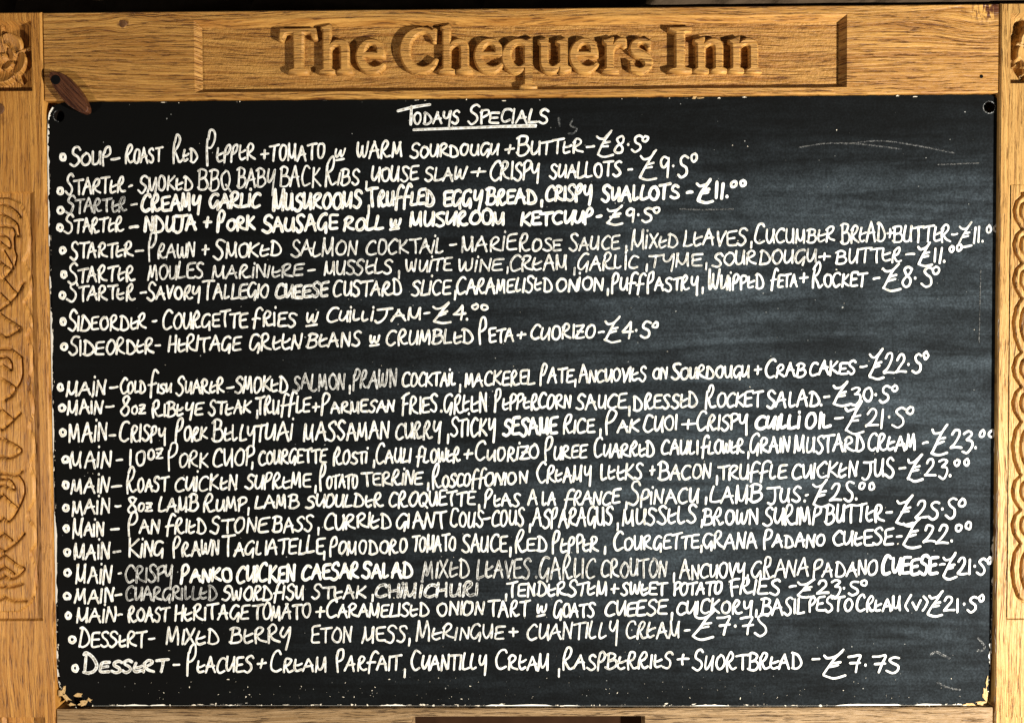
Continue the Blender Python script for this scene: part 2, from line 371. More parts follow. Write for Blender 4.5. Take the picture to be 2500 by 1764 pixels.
disc('wood_plug', (px_, pz_), 9.5 * PX, -.0004, .004, M_plug, rail, wob=.08)
disc('nail_hole', (ux(2396, 187), uz(187, 2396)), 4.5 * PX, -.0003, .002, M_screw, rail, 12)
pg = un((-1, 267))[0]; disc('wood_plug', (pg[0], pg[2]), 14 * PX, YS - .0012, .004, M_plug, st_l)
# ------------------------------------------------------------------ raised name
def glyph_curve(polys):
    cu = bpy.data.curves.new('lettering', 'CURVE'); cu.dimensions = '2D'; cu.fill_mode = 'BOTH'
    for p in polys:
        sp = cu.splines.new('POLY'); sp.points.add(len(p) - 1); sp.use_cyclic_u = True
        for q, (x, z) in zip(sp.points, p): q.co = (x, z, 0, 1)
    return cu
# outlines: 's' prefix = smooth run through the points up to the next corner
GL = {
'T': ['10,308 250,308 262,238 246,236 226,280 164,286 162,30 197,14 197,0 73,0 73,14 108,30 106,286 45,280 22,234 6,236'],
'h': ['5,320 62,337 62,196 ~ 84,218 112,231 145,231 172,216 186,188 189,150 ~ 189,25 216,12 216,0 116,0 116,12 141,25 141,150 ~ 137,180 122,195 100,194 78,180 ~ 63,165 63,25 90,12 90,0 -8,0 -8,12 17,25 17,302 5,308'],
'n': ['-5,222 60,238 60,196 ~ 84,218 112,231 145,231 172,216 186,188 189,150 ~ 189,25 216,12 216,0 116,0 116,12 141,25 141,150 ~ 137,180 122,195 100,194 78,180 ~ 63,165 63,25 90,12 90,0 -8,0 -8,12 17,25 17,196 -5,208'],
'e': ['198,114 ~ 196,150 180,195 150,224 108,234 60,220 22,180 5,118 18,58 55,12 108,-6 155,4 200,48 ~ 190,64 ~ 165,46 128,38 90,48 64,76 54,112 ~', '56,138 150,138 ~ 150,165 138,192 110,206 82,196 64,170 ~'],
'C': ['250,302 246,218 232,218 ~ 214,258 180,284 140,282 100,255 74,210 64,150 76,90 112,50 160,38 205,52 ~ 248,96 260,86 ~ 234,35 190,4 130,-8 65,14 20,75 2,150 16,225 60,285 120,314 175,314 222,298 ~ 238,310'],
'q': ['208,240 192,232 ~ 165,224 115,234 60,216 16,165 2,108 15,48 55,8 100,-6 135,6 ~ 160,26 160,-86 132,-98 132,-112 240,-112 240,-98 208,-86', '160,60 ~ 132,40 104,40 76,66 60,118 70,168 100,200 135,200 ~ 160,186'],
'u': ['-5,224 55,236 55,84 ~ 60,56 80,40 105,42 128,58 ~ 142,72 142,196 118,206 118,218 190,236 190,42 215,27 215,14 150,-8 142,-2 142,30 ~ 115,6 75,-8 38,4 14,38 8,85 ~ 8,196 -5,208'],
'r': ['-5,224 60,238 60,190 ~ 84,222 112,238 146,234 ~ 152,180 138,176 ~ 115,190 85,182 66,150 ~ 62,110 62,25 96,12 96,0 -6,0 -6,12 15,25 15,196 -5,208'],
's': ['150,226 148,165 136,165 ~ 120,194 92,208 66,200 58,176 76,152 118,132 152,104 164,66 150,24 108,-6 62,-6 ~ 14,10 6,72 20,74 ~ 40,38 78,24 106,36 112,60 94,86 50,108 18,136 10,172 26,210 66,234 106,232 ~ 140,220'],
'I': ['0,310 152,310 152,296 103,280 103,28 152,14 152,0 0,0 0,14 48,28 48,280 0,296'],
}
def outline(txt):
    segs = [[tuple(map(float, q.split(','))) for q in s.split()] for s in txt.split('~')]
    pts = []
    for k, s in enumerate(segs):
        if not s: continue
        if k % 2 == 0: pts += s
        else:
            run = ([pts[-1]] if pts else []) + s; nxt = segs[k + 1][0] if k + 1 < len(segs) and segs[k + 1] else segs[0][0]
            run = run + [nxt]; c = smooth_line(run, 5); pts += [tuple(p) for p in c[1:-1]]
    return pts
letters = [('T', 632), ('h', 928), ('e', 1172), ('C', 1482), ('h', 1768), ('e', 2000), ('q', 2196), ('u', 2461), ('e', 2668), ('r', 2914), ('s', 3086), ('I', 3370), ('n', 3552), ('n', 3798)]
polys = []
for g, x0 in letters:
    bl = 421 - 8 * (x0 - 632) / 3200
    for t in GL[g]:
        P = np.array(outline(t)); P = P @ np.array([[1, 0], [.0, .985]])
        if g == 'C': pass
        src = np.stack([460 + (x0 + P[:, 0]) / 2.87, 30 + (bl - P[:, 1]) / 2.87], 1)
        src[:, 1] += rng.normal(0, .12, len(src))
        polys.append([tuple(q) for q in un(src, .001)[:, [0, 2]]])
cu = glyph_curve(polys); BV = .0021
cu.extrude = .0045; cu.bevel_depth = BV; cu.bevel_resolution = 0; cu.offset = -.0005
to = bpy.data.objects.new('tmp', cu); S.collection.objects.link(to)
to.matrix_world = Matrix(((1, 0, 0, 0), (0, 0, -1, .0005 + .0045 + BV), (0, 1, 0, 0), (0, 0, 0, 1)))
dg = bpy.context.evaluated_depsgraph_get(); me = bpy.data.meshes.new_from_object(to.evaluated_get(dg)); me.transform(to.matrix_world)
bpy.data.objects.remove(to); me.materials.clear(); me.materials.append(M_letter)
lo = bpy.data.objects.new('lettering', me); S.collection.objects.link(lo); lo.parent = rail
# ------------------------------------------------------------------ chalkboard
cb = thing('chalkboard', 'black chalkboard covered in white handwritten menu lines and prices', 'chalkboard', (0, 0, 0))
YB = .0045
bo = [(150, 250), (600, 245), (1250, 240), (1700, 236), (2380, 230), (2420, 231), (2440, 242), (2448, 262), (2447, 440), (2443, 640), (2440, 800), (2436, 1000), (2433, 1160), (2428, 1350), (2424, 1500), (2419, 1640), (2414, 1690), (2402, 1716), (2360, 1721), (1900, 1723), (1250, 1723), (600, 1722), (240, 1723), (178, 1722), (158, 1700), (144, 1672), (139, 1640), (136, 1500), (130, 1160), (123, 800), (118, 560), (114, 330), (117, 280), (128, 258)]
P = un(bo, YB)[:, [0, 2]]
dense = []
for k in range(len(P)):
    a, b = P[k], P[(k + 1) % len(P)]; m = max(1, int(np.hypot(*(b - a)) / .008))
    for t in range(m): dense.append(a + (b - a) * t / m)
dense = np.array(dense); nrm = np.roll(dense, -1, 0) - np.roll(dense, 1, 0); nrm = np.stack([nrm[:, 1], -nrm[:, 0]], 1); nrm /= np.linalg.norm(nrm, axis=1)[:, None]
dense = dense + nrm * (rng.normal(0, .00022, len(dense)))[:, None]
cu = bpy.data.curves.new('board', 'CURVE'); cu.dimensions = '2D'; cu.fill_mode = 'BOTH'
def spl(p):
    sp = cu.splines.new('POLY'); sp.points.add(len(p) - 1); sp.use_cyclic_u = True
    for q, (x, z) in zip(sp.points, p): q.co = (x, z, 0, 1)
spl(dense)
holes = [(144, 283, 12, 14), (2415, 262, 14, 14), (188, 1708, 13, 9), (2396, 1704, 4, 4)]
for hx, hy, r1, r2 in holes[:3]:
    a = np.linspace(0, 2 * np.pi, 24, endpoint=False)
    spl(un(np.stack([hx + r1 * np.cos(a), hy + r2 * np.sin(a)], 1), YB)[:, [0, 2]])
cu.extrude = .003; cu.bevel_depth = .0011; cu.bevel_resolution = 1; cu.offset = -.0011
to = bpy.data.objects.new('tmp', cu); S.collection.objects.link(to)
to.matrix_world = Matrix(((1, 0, 0, 0), (0, 0, -1, YB + .003 + .0011), (0, 1, 0, 0), (0, 0, 0, 1)))
dg = bpy.context.evaluated_depsgraph_get(); me = bpy.data.meshes.new_from_object(to.evaluated_get(dg)); me.transform(to.matrix_world); bpy.data.objects.remove(to)
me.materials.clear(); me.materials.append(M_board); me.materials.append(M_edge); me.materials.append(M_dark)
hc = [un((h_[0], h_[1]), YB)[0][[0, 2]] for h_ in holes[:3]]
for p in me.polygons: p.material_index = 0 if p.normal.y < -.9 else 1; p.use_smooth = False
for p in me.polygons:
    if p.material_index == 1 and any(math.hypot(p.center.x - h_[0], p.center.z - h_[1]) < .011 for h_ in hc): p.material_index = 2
bd = bpy.data.objects.new('board', me); S.collection.objects.link(bd); bd.parent = cb
# paint worn off along the rim
vs, fs = [], []
def flake(c, ax, r1, r2, y, n=9):
    s = len(vs); a = np.sort(rng.random(n) * 2 * np.pi); q = .45 + .75 * rng.random(n)
    for t, k in zip(a, q):
        p = c + ax * math.cos(t) * r1 * k + np.array([-ax[1], ax[0]]) * math.sin(t) * r2 * k; vs.append((p[0], y, p[1]))
    vs.append((c[0], y - .00005, c[1])); fs.extend([(s + i, s + (i + 1) % n, s + n) for i in range(n)])
cen = dense.mean(0)
for k in range(len(dense)):
    c = dense[k]; tn = np.array([-nrm[k][1], nrm[k][0]]); inw = -nrm[k] if (nrm[k] @ (c - cen)) > 0 else nrm[k]
    left = c[0] < -.56; bot = c[1] < -.37; right = c[0] > .57
    pr = .95 if left and c[1] < .33 else (.6 if bot else (.6 if right and c[1] < .2 else .10))
    for rep in range(3):
        if rng.random() < pr * .55:
            dd = abs(rng.normal(0, .0011)) + .0009
            flake(c + inw * dd + tn * rng.normal(0, .003), tn, (.0008 + .0045 * rng.random() ** 3), .0004 + .0011 * rng.random() ** 2, YB - .0003 - .0002 * rng.random())
for k in range(300):       # crumbs of white on the surface
    c = np.array([rng.uniform(-.58, .58), rng.uniform(-.38, .36)]) if k > 130 else np.array([rng.uniform(-.5, .56), -.378 + abs(rng.normal(0, .012))])
    a = rng.random() * 6.28; s_ = rng.random() ** 4; flake(c, np.array([math.cos(a), math.sin(a)]), .0004 + .0016 * s_, .0003 + .0005 * s_, YB - .0003 - .0002 * rng.random(), 7)
obj('worn_rim', vs, fs, M_edge, cb)['kind'] = 'stuff'
def rim_strip(p, w0, gap, mat):
    ln = un(smooth_line(p, 40), YB)[:, [0, 2]]; vs, fs = [], []
    t = np.gradient(ln, axis=0); t /= np.linalg.norm(t, axis=1)[:, None]; nn = np.stack([-t[:, 1], t[:, 0]], 1)
    k_ = np.arange(len(ln)); wv = w0 * (.55 + .9 * np.clip(vnoise(k_ * .35, k_ * 0., 31, 3) + .5, 0, 1.2)); wv = np.where(vnoise(k_ * .11, k_ * 0. + 5, 33, 3) > gap, wv, w0 * .08)
    for q, n_, w_ in zip(ln, nn, wv):
        for e in (0, 1): r_ = q + n_ * (w_ * PX) * e; vs.append((r_[0], YB - .00055, r_[1]))
    fs = [(2 * i, 2 * i + 1, 2 * i + 3, 2 * i + 2) for i in range(len(ln) - 1)]
    obj('worn_strip', vs, fs, mat, cb)
N = NT('bare_white_edge'); N.b.inputs['Base Color'].default_value = (.88, .85, .76, 1); N.b.inputs['Roughness'].default_value = .8; M_white = N.m
rim_strip([(115.5, 330), (119, 560), (124, 800), (131, 1160), (137, 1500), (140, 1640), (146, 1675)], 4.0, -.12, M_white)
rim_strip([(230, 1721.5), (600, 1720.5), (1250, 1721.5), (1900, 1721.5), (2350, 1719)], 2.6, .06, M_white)
rim_strip([(2417, 1640), (2422, 1500), (2426, 1350), (2431, 1160), (2434, 1000), (2438, 800)], 4.5, .05, M_white)
rim_strip([(128, 262), (119, 282), (116, 330)], 4, -.3, M_white)
# chipped corners, bare board showing
vs, fs = [], []; lastg = 0
for (x, y, rx_, ry_, n) in [(150, 1690, 10, 9, 9), (163, 1703, 13, 10, 10), (176, 1718, 12, 6, 9), (205, 1714, 15, 9, 11), (158, 1680, 6, 13, 8), (188, 1695, 17, 5, 9), (218, 1708, 10, 7, 8), (2405, 1694, 7, 18, 9), (2394, 1713, 14, 7, 10), (2368, 1717, 25, 4, 9), (2408, 1665, 4, 22, 7), (1695, 238, 9, 4, 9), (1708, 239, 11, 3, 8)]:
    c = un((x, y), YB)[0][[0, 2]]
    grp = 0 if x < 400 else (1 if x > 2200 else 2)
    if grp != lastg and vs: obj('chipped_corner', vs, fs, M_bare, cb); vs, fs = [], []
    lastg = grp; flake(c, np.array([1., 0.]), rx_ * PX, ry_ * PX, YB - .0006 - .0004 * rng.random(), n)
obj('chipped_edge', vs, fs, M_bare, cb)
# ------------------------------------------------------------------ handwriting: glyphs in a 100-high box, strokes split by ';'
F = {
'A': ('62', '0,0 14,50 28,96;28,96 44,50 62,-2;8,36 30,42 56,44'),
'B': ('62', '12,96 9,0;-2,90 22,102 50,90 44,62 16,52;16,52 48,54 62,28 48,3 18,-2 0,10'),
'C': ('58', '56,86 44,99 22,92 5,55 8,18 28,0 58,12'),
'D': ('66', '12,96 12,2;2,92 14,97 40,76 62,36 56,8 30,-4 6,4'),
'E': ('50', '52,97 8,90 5,50 8,6 54,5;6,48 44,54'),
'e': ('46', '7,84 2,28 16,2 44,12;2,40 24,46 46,56'),
'G': ('60', '54,90 40,100 18,88 4,48 10,12 30,4 52,44;54,46 55,16 54,-16'),
'H': ('54', '5,96 4,34 14,8 30,22 46,66 50,92;50,92 50,45 52,-2'),
'h': ('54', '5,104 3,-2;48,102 48,-4;4,44 48,52'),
'I': ('10', '5,96 4,0'),
'i': ('12', '5,90 4,0;6,122 7,126'),
'J': ('62', '0,92 34,95 70,98;42,94 44,40 36,0 18,-16 2,-4'),
'K': ('56', '7,98 5,0;50,94 26,66 9,46 30,26 58,2'),
'L': ('46', '8,100 4,50 2,4;2,4 22,2 48,10'),
'l': ('38', '7,98 4,34 12,6 26,6 40,16'),
'M': ('66', '4,-4 5,50 7,100;7,100 14,46 24,16 36,14 48,46 54,98;54,98 56,50 60,-4'),
'm': ('66', '2,-2 9,96;9,96 24,24;24,24 32,24 46,97;46,97 54,50 60,-2'),
'N': ('52', '5,-2 6,96;6,96 26,50 47,4;47,4 48,50 49,98'),
'O': ('58', '30,96 10,78 4,36 22,2 46,8 57,48 48,86 28,97'),
'P': ('46', '9,-4 8,50 6,92;0,78 18,101 44,96 46,66 10,40'),
'p': ('44', '5,-10 4,40 6,72;6,72 14,96 30,103 40,88 36,62 22,46 6,42'),
'Q': ('62', '30,96 8,78 4,36 22,2 46,8 56,48 46,86 28,96;34,24 64,-10'),
'R': ('58', '7,-2 5,45 8,80;0,76 20,102 42,94 40,68 10,42;12,42 30,18 62,3'),
'r': ('58', '6,-6 4,40 8,74;8,74 20,100 34,102 42,84 32,58 10,42;12,42 26,14 40,0 62,8'),
'S': ('52', '52,88 34,101 14,88 16,64 42,40 48,14 28,-4 2,12'),
'T': ('58', '-4,90 30,94 66,99;32,94 31,50 33,-2'),
'U': ('54', '4,96 3,36 14,4 34,10 47,52 49,94;48,94 49,45 52,0'),
'V': ('50', '1,96 12,48 24,2;24,2 36,50 50,97'),
'W': ('72', '3,98 4,40 14,6 26,22 34,76;34,76 38,26 50,5 62,30 68,98'),
'X': ('50', '2,94 26,50 50,2;48,96 26,50 2,0'),
'Y': ('54', '5,96 4,56 16,36 34,48 48,92;49,96 49,40 46,-38'),
'Z': ('54', '0,92 26,94 48,95 26,50 2,6;2,6 30,4 58,8;12,52 46,54'),
'z': ('50', '2,70 24,72 42,70 24,38 4,6;4,6 26,3 48,7;10,38 36,40'),
'o': ('44', '24,72 6,58 5,18 24,2 40,26 36,62 20,72'),
'f': ('52', '10,-22 14,50 22,110 42,132 60,118;-2,48 26,53 50,56'),
'F': ('48', '10,-8 8,50 12,104;-2,90 24,106 50,110;6,50 24,54 42,58'),
'v': ('40', '2,60 18,4;18,4 40,76'),
'w': ('66', '3,90 5,36 14,6 24,26 32,72;32,72 36,26 46,6 58,34 62,92;8,-30 36,-26 62,-18'),
'+': ('62', '0,46 32,49 64,52;31,86 30,48 29,6'),
'-': ('50', '0,46 26,48 52,52'),
'_': ('50', '0,46 26,48 52,52'),
',': ('14', '10,12 9,-14 4,-44'),
'.': ('14', '4,3 7,4'),
':': ('22', '8,48 11,49'),
'(': ('26', '24,108 6,70 4,30 14,-6'),
')': ('26', '4,108 24,70 22,26 4,-8'),
"'": ('10', '4,100 4,84'),
'0': ('52', '28,98 8,80 4,38 20,3 42,12 50,52 42,88 26,98'),
'1': ('16', '8,98 8,-2'),
'2': ('58', '4,72 18,98 40,96 42,68 22,30 0,2;0,2 30,5 60,3'),
'3': ('56', '4,90 26,102 46,88 22,56;22,56 48,52 54,20 34,-14 4,-4'),
'4': ('56', '40,100 22,66 2,34;2,34 30,34 62,38;42,92 41,40 42,-8'),
'5': ('52', '54,92 32,101 14,86 20,62 46,40 48,10 26,-8 2,8'),
'7': ('54', '2,92 26,95 52,98 42,50 34,-4;14,48 56,54'),
'8': ('54', '48,88 30,102 10,88 22,58 44,32 42,4 20,-6 4,14 16,44 38,66 48,88'),
'9': ('50', '44,86 24,100 6,82 8,54 26,48 42,70;45,90 44,40 42,-6'),
'*': ('34', '18,104 4,92 5,72 18,64 30,76 28,96 16,104'),
'#': ('92', '0,108 14,92 34,92 54,104 78,136;74,130 50,90 28,40 6,-10;6,-10 26,-22 54,-28 92,-18;34,58 72,66;28,36 64,44'),
}
DOT = set('.:')
def ribbon(V_, Fc, A, line, wd, y0, cover, crumb):
    n = len(line); t = np.gradient(line, axis=0); L_ = np.linalg.norm(t, axis=1)[:, None]; t = t / np.maximum(L_, 1e-9)
    nn = np.stack([-t[:, 1], t[:, 0]], 1)
    ww = wd * (1 + .10 * np.sin(np.linspace(0, 5, n) + rng.random() * 6) + rng.normal(0, .03, n))
    # round caps
    pre = line[0] - t[0] * wd * .42; post = line[-1] + t[-1] * wd * .42
    line = np.concatenate([[pre], line, [post]]); nn = np.concatenate([nn[:1], nn, nn[-1:]]); ww = np.concatenate([[wd * .45], ww, [wd * .45]])
    n += 2; b = len(V_); yy = y0 - np.linspace(0, .00003, n)
    for k in range(n):
        for e in (-1, -.5, 0, .5, 1):
            p = line[k] + nn[k] * ww[k] * .5 * e
            V_.append((p[0], yy[k] - (.00012 if abs(e) < .9 else 0), p[1])); A.append((abs(e), cover, crumb, 1))
    for k in range(n - 1):
        for j in range(4):
            q = b + k * 5 + j; Fc.append((q, q + 1, q + 6, q + 5))
STY = {'n': (5.0, .74, 0), 'b': (6.9, .80, 0), 't': (4.5, .62, 0), 'f': (4.6, .46, .06), 'k': (6.6, .72, .5), 'c': (7.0, .68, .28)}
scount = [0]
def write(V_, Fc, A, txt, x0, x1, yb, yc, sty, lineno, slope=-.03, weight=1.0):
    """txt between photo columns x0..x1, letter foot at yb and head at yc (photo px); ^ and ~ make the next letter taller"""
    wd, cover, crumb = STY[sty]; wd *= weight
    x0 += wd * .5; x1 -= wd * .5; yb -= wd * .45; yc += wd * .45; x1 = max(x1, x0 + 2)
    cap = yb - yc; items = []; tall = 1.0; raised = False; pen = 0.0
    for ch in txt:
        if ch == '^': tall = 1.34; continue
        if ch == '~': tall = 1.75; continue
        wch, st = F[ch]; wch = float(wch); kx_ = 1 + (tall - 1) * .45
        if ch == 'O' and tall == 1 and rng.random() < .5: st = '40,92 18,94 5,60 10,12 34,0 54,34 48,80 34,96'
        if ch == 'S' and rng.random() < .4: st = '54,84 40,100 18,94 12,70 40,44 46,16 26,-6 0,6'
        if ch == 'R' and rng.random() < .5: st = F['r'][1]
        if ch == 'P' and rng.random() < .5: st = F['p'][1]
        if ch == 'M' and rng.random() < .35: st = F['m'][1]
        if ch == 'L' and tall == 1 and rng.random() < .4: st = F['l'][1]
        if tall > 1.2 and ch in 'RP': st = F[ch.lower()][1]
        items.append((ch, pen, kx_, tall * (1.04 + rng.normal(0, .06)), st)); pen += wch * kx_ + (10 if ch not in '*1' else 15) + rng.normal(0, 1.5); tall = 1.0
    pen -= 10; sx = (x1 - x0) / max(pen, 20); cv = cover + rng.normal(0, .05)
    for ch, px0, kx_, ky, st in items:
        jx = rng.normal(0, 1.6); jy = rng.normal(0, 3.2); cv += rng.normal(0, .028) - .12 * (cv - cover); shr = .07 + rng.normal(0, .03)
        for s in st.split(';'):
            P = np.array([tuple(map(float, q.split(','))) for q in s.split()])
            P = P + rng.normal(0, 2.0, P.shape); P[:, 0] += shr * (P[:, 1] - 45)
            X_ = x0 + sx * (px0 + jx + P[:, 0] * kx_)
            Y_ = yb - cap * (P[:, 1] * ky + jy) / 100 + slope * (X_ - (x0 + x1) / 2)
            if ch in DOT or (ch == 'i' and P[0, 1] > 112): Y_ = Y_.mean() + np.array([-1.2, 1.2]); X_ = np.full(2, X_.mean())
            ln = un(smooth_line(np.stack([X_, Y_], 1), 6), YB)[:, [0, 2]]
            scount[0] += 1
            y0 = YB - .00025 - .00004 * (scount[0] % 9) - .00045 * (lineno % 2)
            ribbon(V_, Fc, A, ln, wd * PX * (1 + rng.normal(0, .05)) * (1.15 if ch in DOT else 1), y0, min(1, max(0, cv + rng.normal(0, .05))), crumb)
def ring(V_, Fc, A, x, y, lineno):
    a = np.linspace(.4, 2 * np.pi + .4, 13); k = rng.uniform(.85, 1.1); r = 6.6
    P = np.stack([x + r * k * np.cos(a), y + r * 1.12 * np.sin(a)], 1) + rng.normal(0, .5, (13, 2))
    scount[0] += 1
    ribbon(V_, Fc, A, un(smooth_line(P, 4), YB)[:, [0, 2]], 6.8 * PX, YB - .0003 - .00045 * (lineno % 2), .85, 0)
def chalk_obj(name, V_, Fc, A, parent, label=None):
    o = obj(name, V_, Fc, M_chalk, parent, label=label)
    at = o.data.attributes.new('chalk', 'FLOAT_COLOR', 'POINT'); at.data.foreach_set('color', np.array(A, np.float32).ravel()); return o
TILE = {}
for k, (ox, oy, sc) in {'A1': (120, 240, 2.87), 'B1': (900, 240, 2.87), 'A2': (120, 500, 2.87), 'B2': (900, 500, 2.87), 'C2': (1660, 500, 2.87), 'A3': (120, 720, 2.87), 'B3': (900, 720, 2.87), 'C3': (1660, 840, 2.87), 'A4': (120, 960, 2.87), 'B4': (900, 960, 2.87), 'C4': (1660, 1060, 2.87), 'A5': (120, 1180, 2.87), 'B5': (900, 1180, 1.6375), 'C5': (1660, 1300, 1.6375), 'A6': (120, 1400, 1.6375), 'B6': (900, 1400, 1.6375), 'C6': (1660, 1440, 1.6375)}.items(): TILE[k] = (ox, oy, sc)
